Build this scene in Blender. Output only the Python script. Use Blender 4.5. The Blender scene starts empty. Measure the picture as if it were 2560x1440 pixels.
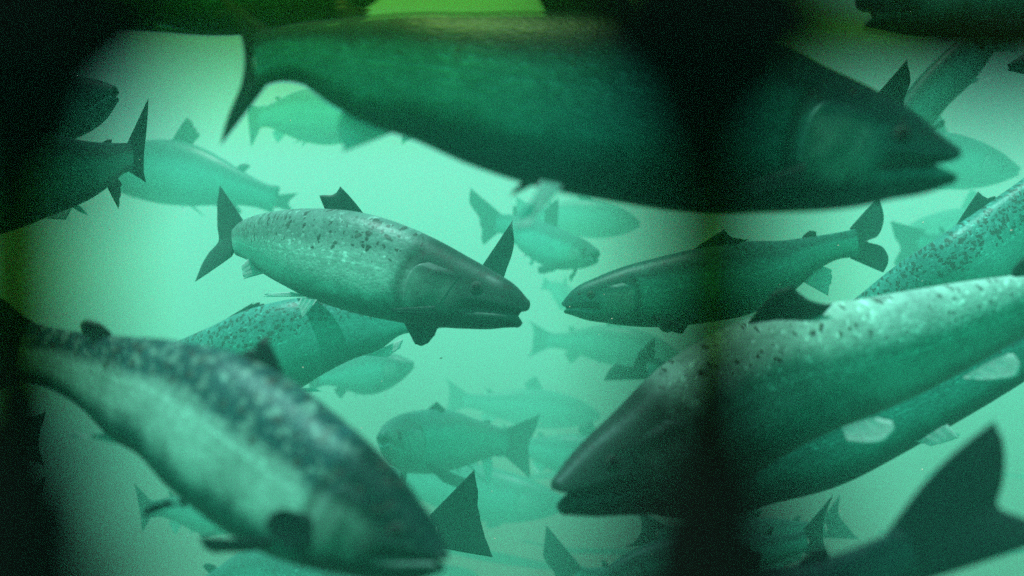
import bpy, math, random
import numpy as np

# ------------------------------------------------------------------ camera, world, sun, exposure
scene = bpy.context.scene
COL = scene.collection
F = 2217.0                                   # focal length in photograph pixels (2560 wide)
cam_d = bpy.data.cameras.new("camera")
cam = bpy.data.objects.new("camera", cam_d); COL.objects.link(cam)
cam.rotation_euler = (math.radians(90), 0, 0)
cam_d.sensor_width = 36.0
cam_d.lens = 36.0 * F / 2560.0
cam_d.clip_start = 0.005; cam_d.clip_end = 500
cam_d.dof.use_dof = True
cam_d.dof.focus_distance = 1.6
cam_d.dof.aperture_fstop = 3.4
scene.camera = cam

SUN_EL, SUN_AZ = math.radians(74), math.radians(225)   # azimuth clockwise from +Y
w = bpy.data.worlds.new("World"); scene.world = w; w.use_nodes = True
nt = w.node_tree; nt.nodes.clear()
wo = nt.nodes.new("ShaderNodeOutputWorld"); bg = nt.nodes.new("ShaderNodeBackground")
sk = nt.nodes.new("ShaderNodeTexSky"); sk.sky_type = 'NISHITA'; sk.sun_disc = False
sk.sun_elevation = SUN_EL; sk.sun_rotation = SUN_AZ
bg.inputs["Strength"].default_value = 0.06
nt.links.new(sk.outputs[0], bg.inputs[0]); nt.links.new(bg.outputs[0], wo.inputs[0])
sun_d = bpy.data.lights.new("sun", 'SUN'); sun = bpy.data.objects.new("sun", sun_d); COL.objects.link(sun)
sun_d.energy = 5.0; sun_d.angle = math.radians(0.5); sun_d.color = (1.0, 0.96, 0.88)
sun.rotation_euler = (math.radians(90) - SUN_EL, 0, math.pi - SUN_AZ)
vs = scene.view_settings
vs.view_transform = 'Standard'; vs.look = 'None'; vs.gamma = 1.0; vs.use_curve_mapping = False
vs.exposure = 0.9
scene.cycles.use_denoising = False
scene.cycles.volume_bounces = 3
scene.cycles.max_bounces = 8
scene.cycles.diffuse_bounces = 2
scene.cycles.sample_clamp_indirect = 3.0
scene.cycles.sample_clamp_direct = 6.0

# ------------------------------------------------------------------ helpers
def px(x, y, d):
    """a point d metres ahead of the lens whose image falls at photograph pixel x, y"""
    d = float(np.interp(d, [0, .6, 1.0, 1.5, 2, 2.5, 3, 4, 5], [0, .42, .76, 1.4, 2.45, 4.1, 6.6, 11.0, 15.0]))
    return np.array([d * (x - 1280.0) / F, d, -d * (y - 720.0) / F])

def nrm(v):
    return v / np.maximum(np.linalg.norm(v, axis=-1, keepdims=True), 1e-12)

def sstep(a, b, x):
    q = np.clip((x - a) / (b - a), 0, 1); return q * q * (3 - 2 * q)

def spline(ts, vals, t):
    """Catmull-Rom through (ts, vals) for non-uniform ts"""
    ts = np.asarray(ts, float); vals = np.asarray(vals, float)
    one = vals.ndim == 1
    if one: vals = vals[:, None]
    m = np.zeros_like(vals)
    d = np.diff(vals, axis=0) / np.diff(ts)[:, None]
    m[0] = d[0]; m[-1] = d[-1]
    h = np.diff(ts)[:, None]
    m[1:-1] = (d[:-1] * h[1:] + d[1:] * h[:-1]) / (h[:-1] + h[1:])
    t = np.asarray(t, float); tc = np.clip(t, ts[0], ts[-1])
    i = np.clip(np.searchsorted(ts, tc, side='right') - 1, 0, len(ts) - 2)
    hh = (ts[i + 1] - ts[i]); s = ((tc - ts[i]) / hh)[..., None]; hh = hh[..., None]
    r = ((2*s**3 - 3*s**2 + 1) * vals[i] + (s**3 - 2*s**2 + s) * hh * m[i]
         + (-2*s**3 + 3*s**2) * vals[i+1] + (s**3 - s**2) * hh * m[i+1])
    return r[..., 0] if one else r

def resample(pts, n):
    pts = np.asarray(pts, float)
    if len(pts) == 1: return np.repeat(pts, n, 0)
    s = np.r_[0, np.cumsum(np.linalg.norm(np.diff(pts, axis=0), axis=1))]
    if s[-1] < 1e-9: return np.repeat(pts[:1], n, 0)
    if len(pts) == 2:
        return pts[0] + (pts[1] - pts[0]) * np.linspace(0, 1, n)[:, None]
    s = s + np.arange(len(s)) * 1e-7
    return spline(s, pts, np.linspace(s[0], s[-1], n))

def link(name, me, mat, parent=None):
    o = bpy.data.objects.new(name, me); COL.objects.link(o)
    if mat: me.materials.append(mat)
    if parent: o.parent = parent
    return o

def grid_faces(nu, nv, off=0, flip=False, wrap=False):
    f = []
    for i in range(nu - 1):
        for j in range(nv if wrap else nv - 1):
            k = (j + 1) % nv
            q = (off + i*nv + j, off + i*nv + k, off + (i+1)*nv + k, off + (i+1)*nv + j)
            f.append(q[::-1] if flip else q)
    return f

def mesh(name, verts, faces, uvs=None, smooth=True):
    me = bpy.data.meshes.new(name)
    me.from_pydata([tuple(v) for v in verts], [], faces)
    if smooth:
        me.polygons.foreach_set("use_smooth", [True] * len(me.polygons))
    if uvs:
        li = np.zeros(len(me.loops), dtype=np.int32); me.loops.foreach_get("vertex_index", li)
        for nm, uv in uvs.items():
            lay = me.uv_layers.new(name=nm)
            lay.data.foreach_set("uv", np.asarray(uv, dtype=np.float32)[li].ravel())
    me.update()
    return me

# ------------------------------------------------------------------ materials
def mat_new(name):
    m = bpy.data.materials.new(name); m.use_nodes = True
    n = m.node_tree.nodes; n.clear()
    out = n.new("ShaderNodeOutputMaterial")
    return m, m.node_tree, out

class NB:
    """tiny node-graph helper"""
    def __init__(s, nt): s.nt = nt
    def n(s, t, **kw):
        x = s.nt.nodes.new(t)
        for k, v in kw.items(): setattr(x, k, v)
        return x
    def put(s, sock, v):
        if hasattr(v, 'is_linked') or hasattr(v, 'links'): s.nt.links.new(v, sock)
        else: sock.default_value = v
    def math(s, op, a, b=0.0, c=0.0, clamp=False):
        x = s.n("ShaderNodeMath", operation=op, use_clamp=clamp)
        s.put(x.inputs[0], a); s.put(x.inputs[1], b); s.put(x.inputs[2], c)
        return x.outputs[0]
    def smooth(s, v, a, b, lo=0.0, hi=1.0):
        x = s.n("ShaderNodeMapRange", interpolation_type='SMOOTHSTEP')
        s.put(x.inputs[0], v); s.put(x.inputs[1], a); s.put(x.inputs[2], b); s.put(x.inputs[3], lo); s.put(x.inputs[4], hi)
        return x.outputs[0]
    def mix(s, f, a, b, blend='MIX'):
        x = s.n("ShaderNodeMix", data_type='RGBA', blend_type=blend)
        s.put(x.inputs[0], f); s.put(x.inputs[6], a); s.put(x.inputs[7], b)
        return x.outputs[2]
    def noise(s, vec, scale, detail=3.0, rough=0.55):
        x = s.n("ShaderNodeTexNoise"); s.put(x.inputs["Vector"], vec)
        x.inputs["Scale"].default_value = scale; x.inputs["Detail"].default_value = detail; x.inputs["Roughness"].default_value = rough
        return x.outputs[0]

def c4(r, g, b): return (r, g, b, 1.0)

def make_skin(name, back, flank, belly, spot_scale=75.0, spot_lim=0.40, spot_from=0.54, mott=0.6, lo0=0.60, headk=0.55, patch=0.0):
    m, t, out = mat_new(name); b = NB(t)
    rel = b.n("ShaderNodeUVMap", uv_map="rel"); sp = b.n("ShaderNodeSeparateXYZ"); t.links.new(rel.outputs[0], sp.inputs[0])
    T, V = sp.outputs[0], sp.outputs[1]
    uv = b.n("ShaderNodeUVMap", uv_map="skin")
    oi = b.n("ShaderNodeObjectInfo")
    off = b.n("ShaderNodeVectorMath", operation='ADD'); t.links.new(uv.outputs[0], off.inputs[0])
    sh = b.n("ShaderNodeCombineXYZ"); b.put(sh.inputs[0], b.math('MULTIPLY', oi.outputs["Random"], 37.0)); b.put(sh.inputs[1], b.math('MULTIPLY', oi.outputs["Random"], 91.0))
    t.links.new(sh.outputs[0], off.inputs[1]); P = off.outputs[0]
    n1 = b.noise(P, 9.0, 4.0); n2 = b.noise(P, 40.0, 5.0, 0.65); n3 = b.noise(P, 4.0, 2.0)
    vv = b.math('ADD', V, b.math('MULTIPLY', b.math('SUBTRACT', n1, 0.5), 0.22))
    vv = b.math('ADD', vv, b.math('MULTIPLY', b.math('SUBTRACT', n2, 0.5), 0.14))
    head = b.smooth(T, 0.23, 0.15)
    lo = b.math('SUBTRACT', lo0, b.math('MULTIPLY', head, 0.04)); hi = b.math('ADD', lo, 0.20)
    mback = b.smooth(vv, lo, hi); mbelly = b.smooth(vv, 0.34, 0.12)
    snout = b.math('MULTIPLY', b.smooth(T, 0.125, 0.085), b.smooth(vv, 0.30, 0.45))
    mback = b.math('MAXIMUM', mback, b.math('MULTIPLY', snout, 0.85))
    col = b.mix(mbelly, c4(*flank), c4(*belly)); pn = b.noise(P, 46.0, 3.0, 0.6)  # belly darker than flank: underside shade painted into the skin
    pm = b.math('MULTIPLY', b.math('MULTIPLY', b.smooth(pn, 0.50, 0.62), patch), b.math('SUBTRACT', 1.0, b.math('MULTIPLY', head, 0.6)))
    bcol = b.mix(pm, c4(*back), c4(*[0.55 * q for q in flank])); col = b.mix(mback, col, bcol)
    # lateral line and long faint streaks along the flank
    st = b.n("ShaderNodeMapping"); t.links.new(P, st.inputs[0]); st.inputs["Scale"].default_value = (5, 55, 1)
    sn = b.noise(st.outputs[0], 1.0, 4.0, 0.6)
    ll = b.math('MULTIPLY', b.smooth(b.math('ABSOLUTE', b.math('SUBTRACT', V, 0.535)), 0.02, 0.0), b.smooth(T, 0.2, 0.26))
    sk_ = b.math('ADD', b.math('ADD', 0.75, b.math('MULTIPLY', sn, 0.5)), b.math('MULTIPLY', ll, 0.30))
    sc2 = b.n("ShaderNodeCombineColor"); [b.put(sc2.inputs[i], sk_) for i in range(3)]
    col = b.mix(1.0, col, sc2.outputs[0], 'MULTIPLY')
    # mottling
    k = b.math('ADD', 1.0 - mott * 0.5, b.math('MULTIPLY', n1, mott))
    k = b.math('MULTIPLY', k, b.math('ADD', 0.7, b.math('MULTIPLY', n2, 0.6)))
    kc = b.n("ShaderNodeCombineColor"); [b.put(kc.inputs[i], k) for i in range(3)]
    col = b.mix(1.0, col, kc.outputs[0], 'MULTIPLY')
    hd = b.math('SUBTRACT', 1.0, b.math('MULTIPLY', b.smooth(b.math('ADD', T, b.math('MULTIPLY', b.math('SUBTRACT', n1, 0.5), 0.08)), 0.24, 0.17), headk))
    hc = b.n("ShaderNodeCombineColor"); [b.put(hc.inputs[i], hd) for i in range(3)]
    col = b.mix(1.0, col, hc.outputs[0], 'MULTIPLY')
    # gill blotches and spots on the back
    warp = b.n("ShaderNodeVectorMath", operation='MULTIPLY_ADD'); t.links.new(P, warp.inputs[0]); warp.inputs[1].default_value = (1, 1, 1)
    wn = b.n("ShaderNodeTexNoise"); t.links.new(P, wn.inputs["Vector"]); wn.inputs["Scale"].default_value = 50.0
    ws = b.n("ShaderNodeVectorMath", operation='SCALE'); t.links.new(wn.outputs[1], ws.inputs[0]); ws.inputs["Scale"].default_value = 0.022
    t.links.new(ws.outputs[0], warp.inputs[2])
    vo = b.n("ShaderNodeTexVoronoi"); t.links.new(warp.outputs[0], vo.inputs["Vector"]); vo.inputs["Scale"].default_value = spot_scale
    spr = b.n("ShaderNodeSeparateColor"); t.links.new(vo.outputs["Color"], spr.inputs[0])
    rad = b.math('MULTIPLY', b.math('SUBTRACT', spr.outputs[0], spot_lim), 0.62)
    dens = b.smooth(b.math('ADD', V, b.math('MULTIPLY', b.math('SUBTRACT', n3, 0.5), 0.3)), spot_from, spot_from + 0.16)
    rad = b.math('MULTIPLY', rad, dens)
    spot = b.smooth(b.math('SUBTRACT', vo.outputs["Distance"], rad), 0.05, -0.05)
    col = b.mix(b.math('MULTIPLY', spot, b.math('ADD', 0.45, b.math('MULTIPLY', n2, 0.7))), col, c4(0.012, 0.016, 0.016))
    # paler cheek, dark mouth slit, shadow of the gill opening painted into the skin
    ck = b.math('MULTIPLY', b.math('MULTIPLY', b.smooth(T, 0.105, 0.135), b.smooth(T, 0.205, 0.185)), b.math('MULTIPLY', b.smooth(V, 0.68, 0.56), b.smooth(V, 0.14, 0.26)))
    ck = b.math('MULTIPLY', ck, b.smooth(n2, 0.2, 0.7))
    col = b.mix(b.math('MULTIPLY', ck, 0.45), col, c4(0.10, 0.36, 0.28))
    ml = b.math('ABSOLUTE', b.math('SUBTRACT', V, b.math('SUBTRACT', 0.45, b.math('MULTIPLY', T, 1.333))))
    ml = b.math('MULTIPLY', b.smooth(ml, 0.045, 0.015), b.smooth(T, 0.108, 0.095))
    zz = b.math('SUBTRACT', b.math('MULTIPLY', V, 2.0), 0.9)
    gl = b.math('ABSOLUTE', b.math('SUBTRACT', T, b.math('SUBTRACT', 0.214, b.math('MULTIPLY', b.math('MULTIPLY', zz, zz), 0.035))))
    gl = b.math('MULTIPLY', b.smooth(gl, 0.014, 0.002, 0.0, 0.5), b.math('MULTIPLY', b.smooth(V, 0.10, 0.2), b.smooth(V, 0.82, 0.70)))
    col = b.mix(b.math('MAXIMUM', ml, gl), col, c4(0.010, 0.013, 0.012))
    # small scales, some with a glint painted into the colour
    sv = b.n("ShaderNodeTexVoronoi"); sm = b.n("ShaderNodeMapping"); t.links.new(uv.outputs[0], sm.inputs[0]); sm.inputs["Scale"].default_value = (1, 1.5, 1)
    t.links.new(sm.outputs[0], sv.inputs["Vector"]); sv.inputs["Scale"].default_value = 150.0
    svc = b.n("ShaderNodeSeparateColor"); t.links.new(sv.outputs["Color"], svc.inputs[0])
    glint = b.math('MULTIPLY', b.smooth(svc.outputs[1], 0.90, 0.96), b.smooth(V, 0.35, 0.6))
    kk = b.math('ADD', b.math('ADD', 0.84, b.math('MULTIPLY', svc.outputs[0], 0.32)), b.math('MULTIPLY', glint, 0.7))
    kk = b.math('ADD', 1.0, b.math('MULTIPLY', b.math('SUBTRACT', kk, 1.0), b.math('SUBTRACT', 1.0, head)))
    sc3 = b.n("ShaderNodeCombineColor"); [b.put(sc3.inputs[i], kk) for i in range(3)]
    col = b.mix(1.0, col, sc3.outputs[0], 'MULTIPLY')
    sc_ = b.math('MULTIPLY', b.math('SUBTRACT', 1.0, head), sv.outputs["Distance"])
    hgt = b.math('ADD', b.math('MULTIPLY', sc_, 0.5), b.math('MULTIPLY', n2, 0.8))
    bp = b.n("ShaderNodeBump"); bp.inputs["Strength"].default_value = 0.22; bp.inputs["Distance"].default_value = 0.003
    b.put(bp.inputs["Height"], hgt)
    p = b.n("ShaderNodeBsdfPrincipled"); b.put(p.inputs["Base Color"], col)
    b.put(p.inputs["Roughness"], b.math('ADD', 0.33, b.math('MULTIPLY', n2, 0.2)))
    p.inputs["Specular IOR Level"].default_value = 0.3; p.inputs["Specular Tint"].default_value = (0.16, 1.0, 0.86, 1)
    b.put(p.inputs["Metallic"], b.math('MULTIPLY', b.math('SUBTRACT', 1.0, mback), 0.25))
    t.links.new(bp.outputs[0], p.inputs["Normal"])
    t.links.new(p.outputs[0], out.inputs[0])
    return m

def make_fin(name, col, edge, trans):
    m, t, out = mat_new(name); b = NB(t)
    rel = b.n("ShaderNodeUVMap", uv_map="rel"); sp = b.n("ShaderNodeSeparateXYZ"); t.links.new(rel.outputs[0], sp.inputs[0])
    mp = b.n("ShaderNodeMapping"); t.links.new(rel.outputs[0], mp.inputs[0]); mp.inputs["Scale"].default_value = (26, 2.0, 1)
    n1 = b.noise(mp.outputs[0], 1.0, 3.0); n2 = b.noise(rel.outputs[0], 7.0, 4.0)
    f = b.math('MULTIPLY', b.smooth(sp.outputs[1], 0.55, 1.0), 0.45)
    f = b.math('ADD', f, b.math('MULTIPLY', b.math('SUBTRACT', n2, 0.5), 0.9), clamp=True)
    cc = b.mix(f, c4(*col), c4(*edge))
    k = b.math('ADD', 0.72, b.math('MULTIPLY', n1, 0.56))
    kc = b.n("ShaderNodeCombineColor"); [b.put(kc.inputs[i], k) for i in range(3)]
    cc = b.mix(1.0, cc, kc.outputs[0], 'MULTIPLY')
    p = b.n("ShaderNodeBsdfPrincipled"); b.put(p.inputs["Base Color"], cc); p.inputs["Roughness"].default_value = 0.5
    p.inputs["Specular IOR Level"].default_value = 0.25; p.inputs["Specular Tint"].default_value = (0.25, 1.0, 0.86, 1)
    tr = b.n("ShaderNodeBsdfTranslucent"); b.put(tr.inputs[0], cc)
    mx = b.n("ShaderNodeMixShader"); mx.inputs[0].default_value = trans
    t.links.new(p.outputs[0], mx.inputs[1]); t.links.new(tr.outputs[0], mx.inputs[2]); t.links.new(mx.outputs[0], out.inputs[0])
    return m

def make_plain(name, col, rough, spec=0.5, nscale=0, namt=0.0):
    m, t, out = mat_new(name); b = NB(t)
    p = b.n("ShaderNodeBsdfPrincipled"); p.inputs["Specular Tint"].default_value = (0.3, 1.0, 0.9, 1); p.inputs["Roughness"].default_value = rough; p.inputs["Specular IOR Level"].default_value = spec
    if nscale:
        tc = b.n("ShaderNodeTexCoord"); n1 = b.noise(tc.outputs["Object"], nscale, 5.0)
        k = b.math('ADD', 1 - namt / 2, b.math('MULTIPLY', n1, namt))
        kc = b.n("ShaderNodeCombineColor"); [b.put(kc.inputs[i], k) for i in range(3)]
        b.put(p.inputs["Base Color"], b.mix(1.0, c4(*col), kc.outputs[0], 'MULTIPLY'))
    else: p.inputs["Base Color"].default_value = c4(*col)
    t.links.new(p.outputs[0], out.inputs[0]); return m

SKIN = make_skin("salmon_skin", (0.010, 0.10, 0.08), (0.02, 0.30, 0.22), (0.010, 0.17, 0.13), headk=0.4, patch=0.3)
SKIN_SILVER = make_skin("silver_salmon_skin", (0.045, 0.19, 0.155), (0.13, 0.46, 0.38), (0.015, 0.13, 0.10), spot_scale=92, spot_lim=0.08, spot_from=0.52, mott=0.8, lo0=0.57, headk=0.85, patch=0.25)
SKIN_LIT_BACK = make_skin("lit_back_salmon_skin", (0.12, 0.46, 0.38), (0.03, 0.27, 0.20), (0.012, 0.14, 0.105), spot_scale=80, spot_lim=0.35, spot_from=0.55, mott=1.0, lo0=0.58, headk=0.92)  # sunlight on the back is painted in as a lighter colour
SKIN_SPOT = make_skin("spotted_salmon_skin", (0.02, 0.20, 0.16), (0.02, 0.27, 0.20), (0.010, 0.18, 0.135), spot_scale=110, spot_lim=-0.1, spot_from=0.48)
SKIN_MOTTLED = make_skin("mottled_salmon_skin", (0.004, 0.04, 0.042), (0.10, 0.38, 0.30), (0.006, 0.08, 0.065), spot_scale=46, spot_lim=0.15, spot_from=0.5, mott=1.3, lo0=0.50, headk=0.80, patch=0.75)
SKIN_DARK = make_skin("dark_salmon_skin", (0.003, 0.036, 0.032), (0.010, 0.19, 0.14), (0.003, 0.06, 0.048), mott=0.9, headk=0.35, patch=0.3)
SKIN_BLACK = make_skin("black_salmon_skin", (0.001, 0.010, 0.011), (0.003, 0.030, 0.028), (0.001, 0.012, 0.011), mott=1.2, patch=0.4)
FIN = make_fin("dark_fin", (0.006, 0.045, 0.036), (0.012, 0.085, 0.065), 0.35)
FIN_BLACK = make_fin("black_fin", (0.002, 0.009, 0.011), (0.006, 0.02, 0.02), 0.05)
FIN_PALE = make_fin("pale_fin", (0.30, 0.78, 0.70), (0.40, 0.92, 0.86), 0.55)
EYE = make_plain("eye_iris", (0.01, 0.035, 0.03), 0.6, 0.1)
PUPIL = make_plain("eye_pupil", (0.002, 0.004, 0.005), 0.6, 0.1)

# ------------------------------------------------------------------ the salmon builder
WT = np.array([-0.02, 0.0, 0.06, 0.12, 0.2, 0.35, 0.5, 0.7, 0.85, 0.95, 1.0])
WR = np.array([0.62, 0.62, 0.60, 0.60, 0.58, 0.56, 0.54, 0.48, 0.40, 0.27, 0.18])
CAN_T = np.array([0.0, 0.02, 0.05, 0.10, 0.15, 0.2, 0.3, 0.4, 0.5, 0.6, 0.7, 0.8, 0.88, 0.94, 1.0])
CAN_H = np.array([0.17, 0.25, 0.37, 0.55, 0.68, 0.79, 0.93, 1.0, 0.985, 0.91, 0.76, 0.57, 0.44, 0.385, 0.41])

class Fish:
    def __init__(s, C, top, bot, mouth=0.012, tail_depth=0):
        """C: centres, top / bot: the back and belly points of each station (3-D)"""
        C = np.asarray(C); seg = np.linalg.norm(np.diff(C, axis=0), axis=1)
        s.L = seg.sum(); s.ts = np.r_[0, np.cumsum(seg)] / s.L
        s.C = C; s.H = np.linalg.norm(top - bot, axis=1) / 2; s.Uv = nrm(top - bot); s.mouth = mouth
    def frame(s, t):
        c = spline(s.ts, s.C, t)
        e = 0.012
        T = nrm(spline(s.ts, s.C, np.minimum(t + e, 1)) - spline(s.ts, s.C, np.maximum(t - e, 0)))
        U = spline(s.ts, s.Uv, t); U = nrm(U - T * np.sum(U * T, -1, keepdims=True))
        B = np.cross(T, U)
        h = np.maximum(spline(s.ts, s.H, t), 1e-4)
        return c, T, U, B, h
    def surf(s, t, th, grow=0.0):
        """surface point at station t (0 snout .. 1 tail root; below 0 rounds the snout off) and angle th from the back"""
        t = np.asarray(t, float); th = np.asarray(th, float)
        CAP = 0.02
        tt = np.maximum(t, 0); c, T, U, B, h = s.frame(tt)
        q = np.clip(-t / CAP, 0, 1); shr = np.sqrt(np.maximum(1 - q**2, 0.0)); fwd = q * h * 0.32
        w = h * np.interp(t, WT, WR)
        cz, sy = np.cos(th), np.sin(th)
        z = np.sign(cz) * np.abs(cz)**0.92; y = np.sign(sy) * np.abs(sy)**0.88
        zr = z.copy()
        tm = 0.105
        zm = -0.10 - 0.28 * np.clip(tt / tm, 0, 1)
        g = np.exp(-((zr - zm) / 0.13)**2) * sstep(tm, tm * 0.75, tt)
        lip = np.exp(-((zr - zm - 0.22) / 0.12)**2) * sstep(tm, tm * 0.8, tt)
        y = y * (1 - 0.42 * g + 0.05 * lip)
        tg = 0.205 - 0.035 * (zr + 0.1)**2
        y = y * (1 - 0.045 * np.exp(-((tt - tg - 0.008) / 0.008)**2) * sstep(0.85, 0.5, np.abs(zr)))
        # eye socket
        y = y * (1 - 0.05 * np.exp(-((tt - 0.078) / 0.016)**2 - ((zr - 0.30) / 0.16)**2))
        zc = np.where(zr > zm, (1 + zm) / 2, (zm - 1) / 2)
        y = y * shr; z = zc + (z - zc) * shr
        gap = s.mouth * s.L * np.exp(-((zr - zm) / (0.14 + 4 * s.mouth))**2) * sstep(s.mouth * 1.3 + 0.012, -0.015, t)
        p = c + (z * h)[..., None] * U + (y * w)[..., None] * B + (gap - fwd)[..., None] * T
        if not np.isscalar(grow):
            n = nrm(cz[..., None] * U * 0.6 + sy[..., None] * B)
            p = p + n * np.asarray(grow)[..., None]
        return p, zr, (z * h)
    def body(s, root, mat, nr, ns):
        a = np.linspace(-1, 0, max(5, nr // 12)); a = np.sin(a * math.pi / 2) * 0.02
        dense = np.linspace(0, 1, nr)**1.25
        tt = np.r_[a[:-1], dense]
        th = np.linspace(0, 2 * math.pi, ns, endpoint=False)
        TT, TH = np.meshgrid(tt, th, indexing='ij')
        p, zr, zz = s.surf(TT, TH)
        V = p.reshape(-1, 3)
        skin = np.stack([TT + (TH > math.pi) * 3.0, zz / s.L], -1).reshape(-1, 2)
        rel = np.stack([TT, zr * 0.5 + 0.5], -1).reshape(-1, 2)
        fc = grid_faces(len(tt), ns, wrap=True)
        n = len(V); e = p[-1].mean(0)
        V = np.vstack([V, e[None]]); skin = np.vstack([skin, [[1, 0]]]); rel = np.vstack([rel, [[1, .5]]])
        k = (len(tt) - 1) * ns
        fc += [(k + j, k + (j + 1) % ns, n) for j in range(ns)]
        fc = [f[::-1] for f in fc]
        return link("body", mesh("body", V, fc, {"rel": rel, "skin": skin}), mat, root)
    def gill_cover(s, root, mat, side, n=18):
        u = np.linspace(0, 1, n); v = np.linspace(-1, 1, n)
        Uu, Vv = np.meshgrid(u, v, indexing='ij')
        z = -0.16 + 0.62 * Vv
        tr = 0.203 - 0.030 * (z + 0.1)**2 - 0.02 * np.abs(Vv)**4
        tf = 0.128 - 0.018 * Vv
        t = tf + (tr - tf) * Uu
        th = np.arccos(np.clip(z, -1, 1)) * side
        rise = 0.0055 * s.L * sstep(0, 0.55, Uu) * sstep(1.0, 0.75, np.abs(Vv)) + 0.0012 * s.L
        rise = np.where(Uu >= 1, -0.001 * s.L, rise)
        p, zr, zz = s.surf(t, th, rise)
        skin = np.stack([t, zz / s.L], -1).reshape(-1, 2); rel = np.stack([t, zr * .5 + .5], -1).reshape(-1, 2)
        fc = grid_faces(n, n, flip=side > 0)
        return link("gill_cover", mesh("gill_cover", p.reshape(-1, 3), fc, {"rel": rel, "skin": skin}), mat, root)
    def eye(s, root, side):
        t = np.array([0.078]); th = np.array([math.acos(0.30)]) * side
        p, _, _ = s.surf(t, th); c, T, U, B, h = s.frame(t)
        n = nrm(B[0] * side + 0.25 * U[0] - 0.15 * T[0]); a = nrm(T[0] - n * np.dot(T[0], n)); b_ = np.cross(n, a)
        r = 0.0135 * s.L; ctr = p[0] - n * 0.12 * r
        def dome(name, r, hgt, mat, par, off):
            vs_, fs = [], []; K = 16
            rings = [(1.0, -0.3), (0.97, 0.15), (0.85, 0.5), (0.6, 0.8), (0.3, 0.96)]
            for rr, zz in rings:
                for k in range(K):
                    an = 2 * math.pi * k / K
                    vs_.append(ctr + n * (off + zz * hgt) + (a * math.cos(an) + b_ * math.sin(an)) * rr * r)
            fs = grid_faces(len(rings), K, wrap=True); vs_.append(ctr + n * (off + hgt)); q = (len(rings) - 1) * K
            fs += [(q + k, q + (k + 1) % K, len(vs_) - 1) for k in range(K)]
            return link(name, mesh(name, vs_, fs), mat, par)
        e = dome("eye", r, r * 0.42, EYE, root, 0)
        dome("pupil", r * 0.55, r * 0.2, PUPIL, e, r * 0.27)
    def fin(s, name, root, mat, base, tip, rnd, nu=22, nv=8, thick=0.003, rag=0.05, curl=0.0, bulge=0.0):
        base = resample(base, nu); tip = resample(tip, nu)
        d = tip - base
        u = np.linspace(0, 1, nu)
        r = 1 - rag * np.interp(u, np.linspace(0, 1, 9), [rnd.random() ** 2 * 1.6 for _ in range(9)]) * (0.3 + 1.2 * u)
        r = r - rag * 0.18 * np.array([rnd.random() for _ in u]); r[0] = 1
        v = np.linspace(-0.06, 1, nv)
        P = base[:, None] + d[:, None] * v[None, :, None] * np.where(v > .8, 1, 1)[None, :, None]
        P = base[:, None] + d[:, None] * (v[None, :, None] * (1 + (r[:, None, None] - 1) * np.clip(v, 0, 1)[None, :, None]))
        # rounded leading edge
        ax = nrm((base[-1] - base[0])[None])[0] if np.linalg.norm(base[-1] - base[0]) > 1e-6 else nrm(np.cross(d[0], [0, 1, 0])[None])[0]
        vv = np.clip(v, 0, 1)
        P -= ax * (bulge * np.linalg.norm(d[0]) * np.sin(vv * math.pi))[None, :, None] * ((1 - u)**2)[:, None, None]
        nm = np.cross(base[-1] - base[0] + 1e-6, d[nu // 2]); nm = nrm((nm + np.cross(tip[-1] - tip[0], d[nu//2]))[None])[0]
        ln = np.linalg.norm(d, axis=1).mean()
        P = P + nm * (curl * ln * vv**2)[None, :, None]
        th = thick * s.L * (1 - 0.85 * vv)[None, :] * (0.88 + 0.12 * np.cos(u * nu * 1.1))[:, None]
        th *= np.minimum(1, 0.15 + np.minimum(u, 1 - u) * 9)[:, None]
        A = P + nm * th[..., None]; Bk = P - nm * th[..., None]
        V = np.vstack([A.reshape(-1, 3), Bk.reshape(-1, 3)]); N = nu * nv
        fc = grid_faces(nu, nv) + grid_faces(nu, nv, N, True)
        for i in range(nu - 1):
            a = i * nv + nv - 1; fc.append((a, a + N, a + nv + N, a + nv))
        for j in range(nv - 1):
            fc.append((j, j + N, j + 1 + N, j + 1)); a = (nu - 1) * nv + j; fc.append((a + 1, a + 1 + N, a + N, a))
        uvr = np.stack(np.broadcast_arrays(u[:, None], vv[None, :]), -1).reshape(-1, 2)
        uvr = np.vstack([uvr, uvr])
        return link(name, mesh(name, V, fc, {"rel": uvr}), mat, root)
    def at(s, t, up=0.0, side=0.0, back=0.0):
        c, T, U, B, h = s.frame(np.array([t])); return (c + U * (h * up)[:, None] + B * side + T * back)[0], T[0], U[0], B[0]

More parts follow.
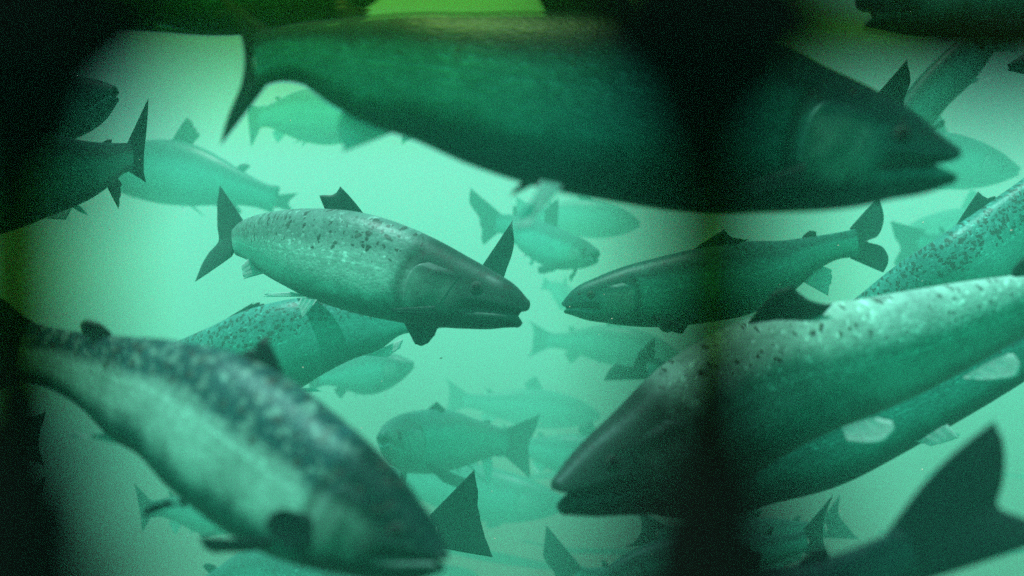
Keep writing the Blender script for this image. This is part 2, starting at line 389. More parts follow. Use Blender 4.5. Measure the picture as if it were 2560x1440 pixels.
FISH_N = 0
def salmon(label, group, stations=None, line=None, fins=None, skin=None, res=1, mouth=0.012, roll=0.0, width=1.0, fin_mat=None, skip=()):
    """stations: (back x, back y, belly x, belly y, metres) from snout to tail root, or line: (snout, tail root, depth of body, sag)"""
    global FISH_N
    FISH_N += 1; rnd = random.Random(100 + FISH_N)
    fins = fins or {}; fm = fin_mat or FIN; skin = skin or SKIN
    if stations:
        top = np.array([px(a, b, d) for a, b, _, _, d in stations]); bot = np.array([px(c, e, d) for _, _, c, e, d in stations])
        C = (top + bot) / 2
    else:
        a, b_, hgt, sag = line
        a = px(*a); b_ = px(*b_); L = np.linalg.norm(b_ - a); t = CAN_T
        C = a + (b_ - a) * t[:, None]
        T = nrm((b_ - a)[None])[0]; U = np.array([0, 0, 1.0]); U = nrm((U - T * np.dot(U, T))[None])[0]; B = np.cross(T, U)
        ph = rnd.choice((-1, 1)) * rnd.uniform(0.02, 0.05) * L
        C = C + U * (sag * L * np.sin(t * math.pi))[:, None] + B * (ph * np.sin(t * 2 * math.pi))[:, None]
        hh = CAN_H * L * hgt / 2
        top = C + U * hh[:, None]; bot = C - U * hh[:, None]
    if roll:
        Tg = nrm(np.gradient(C, axis=0)); U = nrm(top - bot); B = np.cross(Tg, U); H = np.linalg.norm(top - bot, axis=1)[:, None] / 2
        r = np.asarray(roll if np.ndim(roll) else [roll] * len(C))[:, None]
        U2 = U * np.cos(r) + B * np.sin(r); top = C + U2 * H; bot = C - U2 * H
    f = Fish(C, top, bot, mouth)
    root = bpy.data.objects.new("salmon", None); COL.objects.link(root)
    base = C[len(C) // 2]; root.location = tuple(base)
    root["label"] = label; root["category"] = "fish"; root["group"] = group
    nr, ns = {2: (150, 72), 1: (80, 44), 0: (46, 26)}[res]
    kids0 = set(COL.objects)
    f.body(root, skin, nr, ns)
    L = f.L
    def P2(pts, d):
        return np.array([px(p[0], p[1], p[2] if len(p) > 2 else d) for p in pts])
    def put(name, mat, cb, ct, **kw):
        key = kw.pop('key', name)
        if key in skip: return
        if key in fins:
            o = fins[key]
            if o is None: return
            f.fin(name, root, o.get('mat', mat), P2(o['b'], o['d']), P2(o['t'], o.get('dt', o['d'])), rnd, **dict(kw, **o.get('kw', {})))
        else:
            f.fin(name, root, mat, cb, ct, rnd, **kw)
    def loc(t, up, back=0.0, side=0.0):
        c, T, U, B = f.at(t, 0); _, _, _, _, h = f.frame(np.array([t]))
        return c + U * (np.sign(up) * h[0] * (1 if abs(up) > 0 else 0) + up * L) + T * back * L + B * side * L
    def rim(t0, t1, sg, n=6, inset=0.93):
        out = []
        for t in np.linspace(t0, t1, n):
            c, T, U, B, h = f.frame(np.array([t])); out.append((c + U * (h * sg * inset)[:, None])[0])
        return np.array(out)
    j = lambda a: rnd.uniform(-a, a)
    # dorsal, adipose, anal
    hD = 0.105 + j(0.015)
    put("dorsal_fin", fm, rim(0.43, 0.545, 1), [loc(0.47, hD, 0.03), loc(0.51, hD * .8, 0.03), loc(0.56, hD * 0.42, 0.025)], rag=0.10, curl=j(0.1), bulge=0.03)
    put("adipose_fin", fm, rim(0.795, 0.83, 1), [loc(0.825, 0.036, 0.01), loc(0.84, 0.035, 0.012)], nu=10, nv=6, rag=0.02, bulge=0.25, thick=0.006)
    put("anal_fin", FIN_PALE if rnd.random() < .5 else fm, rim(0.735, 0.83, -1), [loc(0.785, -0.085, 0.03), loc(0.82, -0.06, 0.025), loc(0.86, -0.026, 0.012)], rag=0.08, curl=j(0.1))
    # caudal
    hb = f.frame(np.array([1.0]))[4][0] / L
    put("caudal_fin", fm, rim(0.985, 0.985, 1, 1, 0.95).tolist() + rim(1.0, 1.0, 1, 1, 0.3).tolist() + rim(1.0, 1.0, -1, 1, 0.3).tolist() + rim(0.985, 0.985, -1, 1, 0.95).tolist(),
        [loc(1, 0.115 - hb + .03, 0.165, j(.02)), loc(1, 0.055, 0.135), loc(1, 0.0, 0.115, j(.02)), loc(1, -0.055, 0.135), loc(1, -0.115 + hb - .03, 0.16, j(.02))],
        nu=40, nv=12, rag=0.05, thick=0.004, curl=j(0.08))
    # paired fins
    for sd, k in ((1, 'a'), (-1, 'b')):
        c, T, U, B = f.at(0.235, 0); _, _, _, _, h = f.frame(np.array([0.235])); h = h[0]; wd = h * 0.5
        b0 = c - U * h * 0.62 + B * sd * wd * 0.80; b1 = c - U * h * 0.78 + B * sd * wd * 0.62 + T * 0.012 * L
        d1 = nrm((T * 0.85 - U * (0.35 + j(.12)) + B * sd * (0.45 + j(.15)))[None])[0]
        put("pectoral_fin", fm, [b0, b1], [b0 + d1 * 0.125 * L, b0 + d1 * 0.115 * L - U * 0.02 * L, b1 + d1 * 0.055 * L - U * .02 * L], key="pectoral_" + k, nu=16, nv=8, rag=0.06, curl=j(.15))
        c, T, U, B = f.at(0.56, 0); _, _, _, _, h = f.frame(np.array([0.56])); h = h[0]; wd = h * 0.5
        b0 = c - U * h * 0.93 + B * sd * wd * 0.36; b1 = b0 + T * 0.025 * L
        d1 = nrm((T * 0.8 - U * (0.4 + j(.1)) + B * sd * (0.35 + j(.1)))[None])[0]
        put("pelvic_fin", FIN_PALE, [b0, b1], [b0 + d1 * 0.085 * L, b0 + d1 * 0.075 * L - U * .01 * L + T * .02 * L, b1 + d1 * 0.04 * L], key="pelvic_" + k, nu=20, nv=10, rag=0.06, curl=j(.15))
    if 'head' not in skip:
        for sd in (1, -1):
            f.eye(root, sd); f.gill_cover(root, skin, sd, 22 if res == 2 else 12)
    # keep world positions: children are modelled in world space
    for o in COL.objects:
        if o.parent == root: o.matrix_parent_inverse.identity(); o.location = tuple(-base)
    return f


# ------------------------------------------------------------------ murky green water and the bed below it
WATER_TOP, BED = 4.6, -2.7
def box_mesh(name, lo, hi):
    x0, y0, z0 = lo; x1, y1, z1 = hi
    v = [(x0,y0,z0),(x1,y0,z0),(x1,y1,z0),(x0,y1,z0),(x0,y0,z1),(x1,y0,z1),(x1,y1,z1),(x0,y1,z1)]
    f = [(0,3,2,1),(4,5,6,7),(0,1,5,4),(1,2,6,5),(2,3,7,6),(3,0,4,7)]
    return mesh(name, v, f, smooth=False)
wm, wt, wout = mat_new("murky_green_water")
pv = wt.nodes.new("ShaderNodeVolumePrincipled")
pv.inputs["Color"].default_value = (0.10, 0.76, 0.53, 1)
pv.inputs["Absorption Color"].default_value = (0.42, 0.25, 0.22, 1)
pv.inputs["Density"].default_value = 0.128
pv.inputs["Anisotropy"].default_value = 0.1
wt.links.new(pv.outputs[0], wout.inputs["Volume"])
hz = link("haze", box_mesh("haze", (-40, -14, BED - 1.0), (40, 70, WATER_TOP)), wm)
hz["kind"] = "stuff"

bed_m = make_plain("silt_bed", (0.03, 0.036, 0.026), 0.9, 0.2, 3.0, 0.4)
rs = np.random.RandomState(3)
nx, ny = 60, 60
gx, gy = np.meshgrid(np.linspace(-39, 39, nx), np.linspace(-13, 69, ny), indexing='ij')
gz = BED + 0.12 * np.sin(gx * 1.3 + np.sin(gy * .7)) * np.cos(gy * 0.9) + rs.uniform(-.04, .04, gx.shape)
bed = link("riverbed", mesh("riverbed", np.stack([gx, gy, gz], -1).reshape(-1, 3), grid_faces(nx, ny, flip=True)), bed_m)
bed["kind"] = "structure"

# ------------------------------------------------------------------ the fish
def dep(st, ds):
    """spread depths ds (snout .. tail) over stations given as 4-tuples"""
    n = len(st); q = np.interp(np.linspace(0, 1, n), np.linspace(0, 1, len(ds)), ds)
    return [tuple(s) + (float(d),) for s, d in zip(st, q)]
NEAR, MID, FAR = "salmon swimming close to the lens", "salmon swimming in mid water", "faint salmon far off in the green water"

# big salmon across the top
salmon("huge blurred salmon across the top with slightly open mouth facing right", NEAR, dep([
    (2383,368,2383,462),(2330,326,2300,488),(2250,275,2230,506),(2150,222,2120,525),(2030,172,2010,535),(1900,115,1900,540),
    (1750,65,1750,535),(1600,42,1590,513),(1400,38,1420,478),(1200,36,1240,418),(1050,38,1080,352),(940,42,965,315),
    (850,50,870,268),(760,62,780,214),(690,75,700,206),(640,88,648,220)], [0.76, 0.78, 0.80, 0.86]), skin=SKIN_DARK, res=2, mouth=0.030,
    fins=dict(caudal_fin=dict(b=[(668,72),(640,110),(640,190),(668,213)], t=[(500,-60),(590,50),(612,140),(604,215),(575,285),(546,375)], d=0.87),
        dorsal_fin=dict(b=[(1600,55),(1370,50)], t=[(1500,-90),(1420,-60),(1340,-10)], d=0.8),
        adipose_fin=dict(b=[(900,56),(850,62)], t=[(860,5),(835,10)], d=.84),
        anal_fin=dict(b=[(1000,325),(905,298)], t=[(858,382),(845,340),(850,280)], d=.83, mat=FIN_PALE),
        pelvic_a=dict(b=[(1400,470),(1350,455)], t=[(1320,572),(1284,578),(1290,548),(1330,505)], d=.76, mat=FIN_PALE, kw=dict(curl=.12)),
        pelvic_b=dict(b=[(1370,445),(1320,440)], t=[(1272,492),(1280,478)], d=.80, mat=FIN),
        pectoral_a=dict(b=[(2010,415),(1995,470)], t=[(1850,470),(1880,500)], d=.735), ))

# sharp salmon in the middle
salmon("sharply focused salmon in the middle with pale shining flank facing right", MID, [
    (1305,745,1303,822,1.42),(1270,708,1262,825,1.42),(1220,672,1190,824,1.43),(1160,637,1115,820,1.44),(1090,598,1030,811,1.45),(1010,562,935,794,1.46),
    (920,535,850,774,1.48),(820,524,770,749,1.51),(730,526,705,718,1.55),(665,536,655,690,1.60),(620,552,615,655,1.66),(590,574,582,638,1.71)],
    res=2, skin=SKIN_SILVER, mouth=0.012, roll=[0, 0, 0, 0, -.05, -.1, -.18, -.25, -.3, -.32, -.3, -.25],
    fins=dict(caudal_fin=dict(b=[(606,548),(590,590),(580,620),(574,645)], t=[(553,464),(545,515),(547,570),(549,604),(527,630),(505,668),(490,706)], d=1.74, dt=1.8),
        dorsal_fin=dict(b=[(912,538),(815,530)], t=[(850,465),(838,482),(797,487)], d=1.5, kw=dict(rag=.04)),
        adipose_fin=None,
        anal_fin=dict(b=[(655,685),(622,645)], t=[(608,698),(602,665)], d=1.62, mat=FIN_PALE),
        pectoral_a=dict(b=[(1080,765),(1085,790)], t=[(972,772),(985,783)], d=1.385),
        pectoral_b=dict(b=[(1005,798),(1100,802)], t=[(1038,860),(1054,866),(1085,845)], d=1.47),
        pelvic_a=dict(b=[(790,752),(752,745)], t=[(757,798),(745,762)], d=1.46, mat=FIN_PALE),
        pelvic_b=dict(b=[(770,742),(725,730)], t=[(656,742),(662,734)], d=1.52)))

# spotted salmon partly behind it
salmon("speckled salmon behind the sharp middle one slanting down to the left", MID, dep([
    (290,985,300,1040),(350,920,390,1062),(430,862,500,1076),(520,820,620,1040),(620,775,730,985),(720,757,830,926),(820,757,910,887),(900,762,970,866),
    (980,775,1010,836),(1040,787,1060,826)], [1.95, 1.85, 1.9]), skin=SKIN_SPOT, res=2,
    fins=dict(caudal_fin=dict(b=[(1040,785),(1062,828)], t=[(1140,735),(1105,780),(1140,812)], d=1.92),
        dorsal_fin=dict(b=[(548,808),(655,768)], t=[(635,755),(660,757),(675,768)], d=1.87, kw=dict(rag=.25)), adipose_fin=None,
        anal_fin=dict(b=[(905,888),(965,866)], t=[(968,893),(1005,868),(1010,845)], d=1.88, mat=FIN_PALE)))

# blurred salmon at the lower left
salmon("large blurred mottled salmon at lower left diving to the right", NEAR, dep([
    (1118,1378,1094,1430),(1092,1312,1030,1448),(1040,1240,940,1448),(975,1160,840,1430),(900,1085,720,1398),(820,1020,610,1350),
    (735,958,500,1275),(640,912,400,1190),(540,890,335,1118),(430,866,270,1080),(310,850,200,1012),(190,832,120,965),(85,808,45,946)], [0.72, 0.76, 0.82, 0.92]),
    skin=SKIN_MOTTLED, fin_mat=FIN_BLACK, res=2, mouth=0.015, roll=0.0,
    fins=dict(caudal_fin=dict(b=[(100,812),(60,880),(55,950)], t=[(-160,640),(-90,760),(-80,850),(-90,930),(-140,1030)], d=.94),
        dorsal_fin=dict(b=[(718,958),(612,910)], t=[(665,840),(640,850),(622,872),(588,880)], d=.80, kw=dict(rag=.12)),
        adipose_fin=dict(b=[(282,850),(215,838)], t=[(252,806),(215,800),(203,812)], d=.87),
        anal_fin=dict(b=[(350,1122),(275,1080)], t=[(165,1078),(180,1098)], d=.86, mat=FIN_PALE),
        pectoral_a=dict(b=[(775,1290),(775,1370)], t=[(712,1268),(672,1285),(664,1312),(684,1342),(728,1368)], d=.68),
        pelvic_a=dict(b=[(480,1240),(460,1268)], t=[(430,1262),(362,1285),(372,1268),(420,1246)], d=.79, mat=FIN_BLACK),
        pelvic_b=dict(b=[(560,1320),(540,1305)], t=[(500,1298),(515,1290)], d=.84, mat=FIN_PALE)))

# large salmon at the right
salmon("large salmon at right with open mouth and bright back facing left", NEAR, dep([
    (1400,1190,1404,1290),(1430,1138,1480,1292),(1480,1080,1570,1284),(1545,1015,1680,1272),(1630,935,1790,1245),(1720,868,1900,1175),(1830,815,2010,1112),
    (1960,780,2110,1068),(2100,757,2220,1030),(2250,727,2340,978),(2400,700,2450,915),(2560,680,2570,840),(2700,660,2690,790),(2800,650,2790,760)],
    [1.0, 1.05, 1.11]), skin=SKIN_LIT_BACK, res=2, mouth=0.026, roll=[0, 0, 0, 0, 0, 0, .08, .15, .25, .3, .3, .3, .3, .3],
    fins=dict(dorsal_fin=dict(b=[(1855,838),(2060,785)], t=[(1950,720),(1985,712),(2025,748),(2085,758)], d=1.035, kw=dict(rag=.08, bulge=.06)),
        pelvic_a=dict(b=[(2105,1072),(2195,1045)], t=[(2116,1101),(2160,1108),(2212,1101),(2236,1078),(2228,1052)], d=1.02, mat=FIN_PALE),
        pelvic_b=None,
        anal_fin=dict(b=[(2410,945),(2520,885)], t=[(2440,948),(2500,950),(2543,938),(2548,910),(2535,885)], d=1.06, mat=FIN_PALE),
        pectoral_a=dict(b=[(1650,1190),(1655,1240)], t=[(1820,1235),(1790,1262)], d=.97)))
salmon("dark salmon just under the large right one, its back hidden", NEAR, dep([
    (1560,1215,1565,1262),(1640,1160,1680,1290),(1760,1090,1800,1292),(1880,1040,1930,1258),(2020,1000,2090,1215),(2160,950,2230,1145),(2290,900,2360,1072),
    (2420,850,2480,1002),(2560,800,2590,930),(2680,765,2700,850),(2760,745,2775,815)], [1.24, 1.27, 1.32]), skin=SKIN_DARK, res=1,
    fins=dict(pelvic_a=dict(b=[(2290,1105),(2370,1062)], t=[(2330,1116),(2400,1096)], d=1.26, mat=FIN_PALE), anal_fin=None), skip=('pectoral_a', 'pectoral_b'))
salmon("spotted salmon at the right edge slanting down behind the large one", MID, dep([
    (2030,865,2050,890),(2080,800,2140,900),(2150,738,2240,870),(2250,658,2370,820),(2350,592,2480,750),(2450,523,2580,670),(2560,445,2680,580),
    (2660,360,2760,470),(2750,280,2810,350)], [1.85, 1.75, 1.75]), skin=SKIN_SPOT, res=2,
    fins=dict(dorsal_fin=dict(b=[(2385,572),(2490,503)], t=[(2446,477),(2462,492),(2488,490)], d=1.75, kw=dict(rag=.05))))
salmon("salmon right of centre in profile facing left, tail under the big one's jaw", MID, dep([
    (1412,752,1412,785),(1440,722,1445,797),(1500,690,1510,808),(1560,667,1570,816),(1650,643,1660,818),(1750,620,1770,806),(1850,603,1870,785),
    (1940,600,1960,738),(2020,592,2035,678),(2090,582,2095,648),(2140,572,2145,643)], [1.8, 1.8, 1.88]), res=2, mouth=0.01,
    fins=dict(caudal_fin=dict(b=[(2128,566),(2150,605),(2130,648)], t=[(2195,490),(2207,555),(2190,592),(2166,603),(2205,618),(2222,655),(2207,682)], d=1.88, kw=dict(rag=.02)),
        dorsal_fin=dict(b=[(1722,632),(1850,608)], t=[(1812,572),(1822,588),(1872,598)], d=1.8),
        adipose_fin=dict(b=[(2005,600),(2040,592)], t=[(2024,576),(2040,578)], d=1.85)))
# dark tail at the lower right corner
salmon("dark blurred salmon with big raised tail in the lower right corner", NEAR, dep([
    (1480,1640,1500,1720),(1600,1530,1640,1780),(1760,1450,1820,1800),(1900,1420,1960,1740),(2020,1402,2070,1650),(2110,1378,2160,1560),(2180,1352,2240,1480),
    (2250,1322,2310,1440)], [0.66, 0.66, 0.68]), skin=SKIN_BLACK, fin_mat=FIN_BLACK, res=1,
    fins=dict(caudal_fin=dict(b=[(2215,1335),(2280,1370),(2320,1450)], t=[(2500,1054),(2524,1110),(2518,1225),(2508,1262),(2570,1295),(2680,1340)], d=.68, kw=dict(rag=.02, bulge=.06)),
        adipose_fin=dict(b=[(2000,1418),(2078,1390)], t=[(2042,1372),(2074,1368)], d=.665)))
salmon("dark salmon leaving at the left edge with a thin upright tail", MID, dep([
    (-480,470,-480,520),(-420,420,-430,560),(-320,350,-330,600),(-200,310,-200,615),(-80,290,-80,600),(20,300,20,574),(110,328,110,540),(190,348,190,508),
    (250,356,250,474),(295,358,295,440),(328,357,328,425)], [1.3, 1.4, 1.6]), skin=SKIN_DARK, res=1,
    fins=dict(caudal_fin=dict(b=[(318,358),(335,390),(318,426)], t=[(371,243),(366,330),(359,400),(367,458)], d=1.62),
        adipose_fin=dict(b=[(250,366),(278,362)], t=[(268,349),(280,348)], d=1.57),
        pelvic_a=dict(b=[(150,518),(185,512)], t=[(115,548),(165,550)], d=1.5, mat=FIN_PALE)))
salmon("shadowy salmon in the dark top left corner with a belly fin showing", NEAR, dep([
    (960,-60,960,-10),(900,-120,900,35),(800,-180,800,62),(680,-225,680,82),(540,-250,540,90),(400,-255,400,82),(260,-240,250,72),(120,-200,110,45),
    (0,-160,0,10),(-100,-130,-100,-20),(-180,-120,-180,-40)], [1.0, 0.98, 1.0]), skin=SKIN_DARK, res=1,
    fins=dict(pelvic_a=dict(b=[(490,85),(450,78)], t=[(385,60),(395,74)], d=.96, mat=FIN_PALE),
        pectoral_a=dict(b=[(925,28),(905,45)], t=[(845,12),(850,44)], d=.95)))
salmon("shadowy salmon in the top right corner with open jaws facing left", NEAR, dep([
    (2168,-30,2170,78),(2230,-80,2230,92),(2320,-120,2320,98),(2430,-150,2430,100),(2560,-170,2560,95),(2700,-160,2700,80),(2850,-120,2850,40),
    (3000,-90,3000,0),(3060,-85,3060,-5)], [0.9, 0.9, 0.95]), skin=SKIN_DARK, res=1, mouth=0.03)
salmon("salmon mostly hidden behind the top fish's head, only a dark tail lobe showing", MID, line=((1700,360,1.6), (2185,290,1.5), .20, 0.0), skin=SKIN_DARK, res=0,
    fins=dict(caudal_fin=dict(b=[(2175,255),(2195,290),(2175,325)], t=[(2270,148),(2279,200),(2264,255),(2285,330)], d=1.5)))
salmon("dim salmon slanting down behind the top fish's head near right", MID, dep([
    (2150,400,2165,430),(2190,330,2240,400),(2240,265,2310,335),(2290,200,2375,255),(2350,140,2440,190),(2420,80,2490,120),(2490,20,2535,50),(2540,-30,2570,-5)],
    [2.5, 2.5]), skin=SKIN_DARK, res=1, skip=('dorsal_fin',))
salmon("salmon hidden behind the sharp one's head, one triangular tail lobe standing up", MID, line=((720,655,1.85), (1195,722,1.72), .22, 0.0), res=0,
    fins=dict(caudal_fin=dict(b=[(1188,690),(1200,720),(1188,750)], t=[(1282,550),(1286,605),(1274,660),(1262,700),(1265,780)], d=1.72)), skip=('dorsal_fin', 'adipose_fin', 'anal_fin', 'pelvic_a', 'pelvic_b', 'pectoral_a', 'pectoral_b'))
salmon("salmon hidden behind the diving lower left one, only its forked tail showing", MID, line=((560,1130,1.55), (1085,1325,1.6), .21, 0.0), res=0,
    fins=dict(caudal_fin=dict(b=[(1080,1282),(1100,1325),(1080,1366)], t=[(1186,1175),(1196,1235),(1200,1290),(1215,1345),(1238,1397)], d=1.6)))
salmon("grey green salmon low in the centre with forked tail turned away left", MID, dep([
    (956,1078,962,1126),(970,1056,988,1158),(1004,1035,1022,1178),(1054,1025,1072,1183),(1112,1026,1126,1175),(1170,1043,1175,1160),(1220,1060,1225,1143),(1265,1073,1268,1137)],
    [2.3, 2.5, 2.75]), res=1,
    fins=dict(caudal_fin=dict(b=[(1258,1074),(1275,1105),(1258,1138)], t=[(1350,1035),(1338,1075),(1322,1112),(1324,1150),(1327,1196)], d=2.78, kw=dict(rag=.03)),
        dorsal_fin=dict(b=[(1062,1030),(1110,1030)], t=[(1092,1004),(1114,1022)], d=2.5),
        adipose_fin=dict(b=[(1200,1062),(1222,1066)], t=[(1212,1050),(1227,1052)], d=2.68)))
salmon("pale salmon drifting behind the left edge fish's upright tail", FAR, line=((210,420,3.1), (690,500,3.0), .29, 0.045), res=0,
    fins=dict(caudal_fin=dict(b=[(680,488),(695,502),(680,515)], t=[(747,482),(722,507),(740,532)], d=3.0)))
salmon("pale salmon seen through the gap under the big one's tail", FAR, line=((935,300,3.2), (650,292,3.3), .42, 0.02), res=0,
    fins=dict(caudal_fin=dict(b=[(655,270),(645,292),(655,312)], t=[(614,256),(620,310),(627,371)], d=3.3)))
salmon("faint salmon behind the big one's belly, a tail tip hanging below", FAR, line=((1400,250,3.2), (1075,280,3.1), .3, 0.0), res=0,
    fins=dict(caudal_fin=dict(b=[(1080,262),(1065,282),(1080,305)], t=[(990,210),(1012,290),(1000,366)], d=3.1)))
salmon("pale salmon turned away right behind the big one's white belly fin", FAR, dep([
    (1492,622,1486,660),(1460,598,1440,672),(1400,570,1375,670),(1340,548,1315,635),(1285,538,1275,592),(1245,534,1238,580)], [2.7, 2.9, 3.1]), res=1,
    fins=dict(caudal_fin=dict(b=[(1250,532),(1235,560),(1245,582)], t=[(1176,470),(1172,500),(1196,545),(1205,616)], d=3.1)))
salmon("small pale salmon below the speckled one in the centre", FAR, line=((1032,912,2.9), (800,945,3.0), .33, -0.02), res=0)
salmon("faint salmon whose pale tail shows between two right hand salmon", FAR, line=((2620,660,3.1), (2300,605,3.0), .3, 0.0), res=0,
    fins=dict(caudal_fin=dict(b=[(2310,575),(2290,605),(2310,635)], t=[(2226,552),(2235,590),(2250,615),(2228,668)], d=3.0)))
salmon("faint salmon behind the right one's forehead, rounded tail lobe pointing left", FAR, line=((1960,1040,2.8), (1625,918,2.7), .28, 0.0), res=0,
    fins=dict(caudal_fin=dict(b=[(1640,885),(1615,915),(1625,948)], t=[(1640,842),(1600,880),(1578,920),(1540,912),(1506,952)], d=2.7)))
salmon("faint salmon tail rising at the bottom edge right of centre", FAR, line=((1800,1520,2.5), (1440,1440,2.4), .28, 0.0), res=0,
    fins=dict(caudal_fin=dict(b=[(1450,1412),(1430,1440),(1445,1465)], t=[(1365,1311),(1358,1390),(1385,1440),(1350,1500)], d=2.4)))
salmon("small faint salmon under the diving one's belly fin at lower left", FAR, line=((640,1285,2.6), (375,1272,2.7), .27, 0.0), res=0,
    fins=dict(caudal_fin=dict(b=[(382,1258),(370,1272),(380,1286)], t=[(334,1208),(346,1270),(354,1332)], d=2.7)))
salmon("dim rounded back of a salmon at the bottom edge left of centre", MID, line=((985,1480,2.0), (440,1520,2.1), .34, 0.05), res=0, skip=('dorsal_fin',))
salmon("dim salmon in the dark bottom right, tail raised behind the large belly", MID, line=((1500,1450,2.1), (2015,1352,2.1), .26, 0.0), res=1,
    fins=dict(caudal_fin=dict(b=[(2005,1325),(2025,1352),(2008,1382)], t=[(2085,1235),(2062,1300),(2060,1345),(2085,1425)], d=2.1)))
salmon("faint forked tail of a salmon behind the dim bottom right one", FAR, line=((1700,1360,2.6), (2060,1320,2.6), .24, 0.0), res=0,
    fins=dict(caudal_fin=dict(b=[(2055,1295),(2070,1320),(2055,1345)], t=[(2100,1236),(2098,1290),(2120,1315),(2152,1348)], d=2.6)))
salmon("dim salmon under the right one's chin with its tail to the left", MID, line=((2000,1390,2.4), (1650,1335,2.3), .26, 0.0), res=0,
    fins=dict(caudal_fin=dict(b=[(1660,1310),(1640,1335),(1655,1362)], t=[(1597,1272),(1604,1320),(1596,1345),(1558,1368)], d=2.3)))
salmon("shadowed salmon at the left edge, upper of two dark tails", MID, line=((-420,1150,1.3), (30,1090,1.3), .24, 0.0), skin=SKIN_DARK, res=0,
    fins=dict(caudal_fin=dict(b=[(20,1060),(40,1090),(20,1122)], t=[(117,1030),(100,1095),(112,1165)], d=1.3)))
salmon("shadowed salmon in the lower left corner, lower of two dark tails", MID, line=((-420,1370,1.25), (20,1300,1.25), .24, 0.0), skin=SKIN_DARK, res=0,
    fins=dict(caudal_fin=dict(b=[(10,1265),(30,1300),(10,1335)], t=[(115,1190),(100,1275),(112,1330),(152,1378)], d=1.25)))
salmon("dim salmon head at upper left facing right above the upright tail", MID, dep([
    (284,212,284,258),(240,196,245,305),(170,190,180,345),(80,190,90,370),(-30,200,-20,370),(-150,220,-140,340),(-250,240,-245,310),(-300,240,-300,300)], [1.9, 2.0]), res=1)
salmon("faint salmon beyond the big one's snout at the right", FAR, line=((2545,428,3.4), (2120,380,3.5), .36, 0.02), res=0)
salmon("dark salmon entering at the right edge below the top corner", MID, line=((2522,168,1.6), (2950,110,1.6), .24, 0.0), skin=SKIN_DARK, res=0)
salmon("pale salmon right of the low centre one, overlapping its tail", FAR, line=((1640,1200,3.5), (1290,1110,3.6), .33, 0.02), res=0)
salmon("pale salmon passing under the low centre one", FAR, line=((1420,1262,3.4), (930,1190,3.6), .25, 0.0), res=0)
salmon("tiny faint salmon between two facing heads in the centre", FAR, line=((1450,765,4.6), (1368,712,4.8), .40, 0.0), res=0)
salmon("barely visible salmon above the spotted right edge one", FAR, line=((2250,600,4.2), (2620,560,4.3), .3, 0.0), res=0)
salmon("barely visible salmon under the profile one's chin", FAR, line=((1700,890,4.0), (1370,850,4.1), .30, 0.02), res=0)
salmon("barely visible salmon under the right middle one's shoulder near its gills", FAR, line=((1600,560,4.3), (1320,530,4.3), .34, 0.0), res=0)
salmon("barely visible salmon behind the low centre one's dorsal fin", FAR, line=((1500,1040,4.4), (1160,1000,4.4), .28, 0.0), res=0)

# ------------------------------------------------------------------ drifting specks
rp = random.Random(9); sv_, sf_ = [], []
for _ in range(650):
    d = rp.uniform(1.3, 6.0); c = np.array([rp.uniform(-.62, .62) * d, d, rp.uniform(-.36, .36) * d]); r = rp.uniform(0.0005, 0.0016)
    k = len(sv_); ax = [np.array([rp.gauss(0, 1) for _ in range(3)]) for _ in range(2)]
    a_ = ax[0] / np.linalg.norm(ax[0]); b2 = np.cross(a_, ax[1]); b2 /= np.linalg.norm(b2); c2 = np.cross(a_, b2)
    for q_ in (a_ * 1.8, -a_ * 1.8, b2, -b2, c2 * .6, -c2 * .6): sv_.append(c + q_ * r)
    for q_ in ((0,2,4),(2,1,4),(1,3,4),(3,0,4),(2,0,5),(1,2,5),(3,1,5),(0,3,5)): sf_.append(tuple(k + i for i in q_))
speck = link("silt", mesh("silt", sv_, sf_), make_plain("pale_silt", (0.5, 0.55, 0.48), 0.9, 0.2)); speck["kind"] = "stuff"

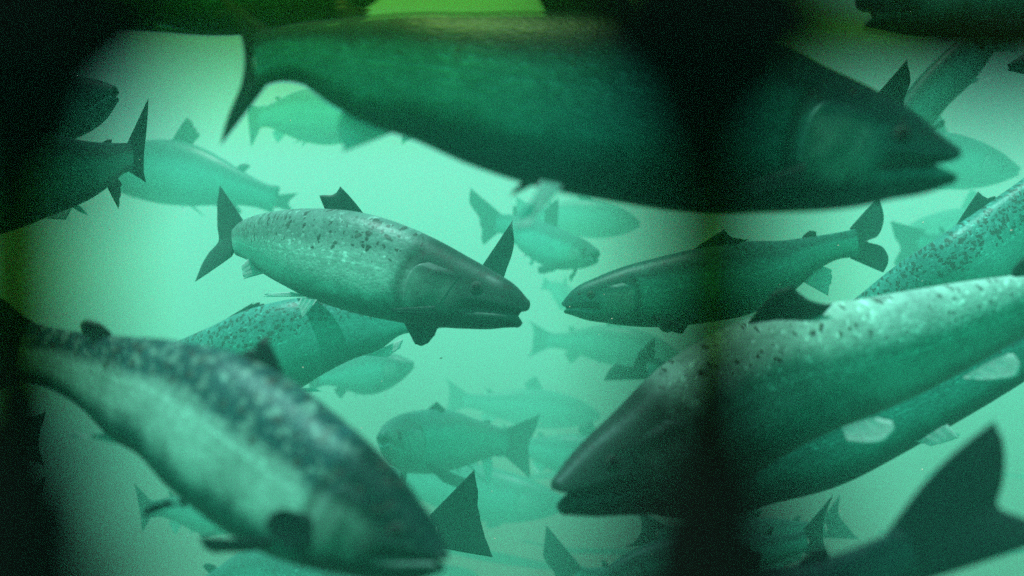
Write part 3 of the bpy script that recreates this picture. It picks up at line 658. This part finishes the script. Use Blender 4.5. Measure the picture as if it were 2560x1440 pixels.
# ------------------------------------------------------------------ net close to the lens
rope_m = make_plain("dark_rope", (0.002, 0.003, 0.002), 0.95, 0.1, 900.0, 0.8)
tint_m, at_, ao_ = mat_new("olive_tint_film")  # clear sheath added round the rope to tint passing light olive
_tr = at_.nodes.new("ShaderNodeBsdfTransparent"); _tr.inputs[0].default_value = (0.84, 0.94, 0.36, 1)
at_.links.new(_tr.outputs[0], ao_.inputs[0])
net = bpy.data.objects.new("fishing_net", None); COL.objects.link(net); net.location = (0, 0.045, 0)
net["label"] = "dark out of focus rope net very close in front of the lens"; net["category"] = "net"
ND = 0.045; CELL_X = 1715.0; CELL_Z = 1950.0
def tube(name, pts, rad, mat, parent, ns=12, lay=True):
    pts = np.asarray(pts); T = nrm(np.gradient(pts, axis=0))
    ref = np.array([0, 1.0, 0]); A = nrm(np.cross(T, ref)); Bv = np.cross(T, A)
    th = np.linspace(0, 2*math.pi, ns, endpoint=False); s = np.linspace(0, 1, len(pts))
    R = rad[:, None] * (1 + 0.12 * np.cos(3 * th[None] + s[:, None] * 40)) if lay else rad[:, None] * np.ones_like(th)[None]
    V = pts[:, None] + A[:, None] * (R * np.cos(th))[..., None] + Bv[:, None] * (R * np.sin(th))[..., None]
    fc = grid_faces(len(pts), ns, wrap=True) + [tuple(range(ns))[::-1], tuple((len(pts)-1)*ns + k for k in range(ns))]
    o = link(name, mesh(name, V.reshape(-1, 3), fc), mat, parent); o.location = (0, -ND, 0); return o
X0, Z0 = 45.0, -5.0
xs = [X0 + CELL_X * k for k in (-1, 0, 1, 2)]; zs = [Z0 + CELL_Z * k for k in (-1, 0, 1, 2)]
K = ND / F
for ix, x in enumerate(xs):
    for iz in range(len(zs) - 1):
        q = np.linspace(0, 1, 30); rn = random.Random(ix * 7 + iz)
        P = np.stack([(x - 1280 + rn.uniform(-25, 25) * np.sin(q * math.pi)) * K, np.full(30, ND), -((zs[iz] + (zs[iz+1] - zs[iz]) * q) - 720) * K], -1)
        r = (116 + 300 * np.exp(-(q / 0.185)**2) + 230 * np.exp(-((1 - q) / 0.50)**2)) * K
        tube("strand", P, r, rope_m, net)
        tube("tint_sheath", P, np.full(30, 205.0 * K), tint_m, net, lay=False)
for iz, z in enumerate(zs):
    for ix in range(len(xs) - 1):
        q = np.linspace(0, 1, 30); rn = random.Random(ix * 11 + iz + 50)
        P = np.stack([(xs[ix] + (xs[ix+1] - xs[ix]) * q - 1280) * K, np.full(30, ND * 1.03), -((z + (85 if ix == 2 else -10) * np.sin(q * math.pi)) - 720) * K], -1)
        r = (84 + (110 * sstep(0.1, 0.4, q) if ix == 2 else 0) + 150 * np.exp(-(q / 0.14)**2) + 120 * np.exp(-((1 - q) / 0.10)**2)) * K
        tube("strand", P, r, rope_m, net)
        tube("tint_sheath", P, np.full(30, 205.0 * K), tint_m, net, lay=False)
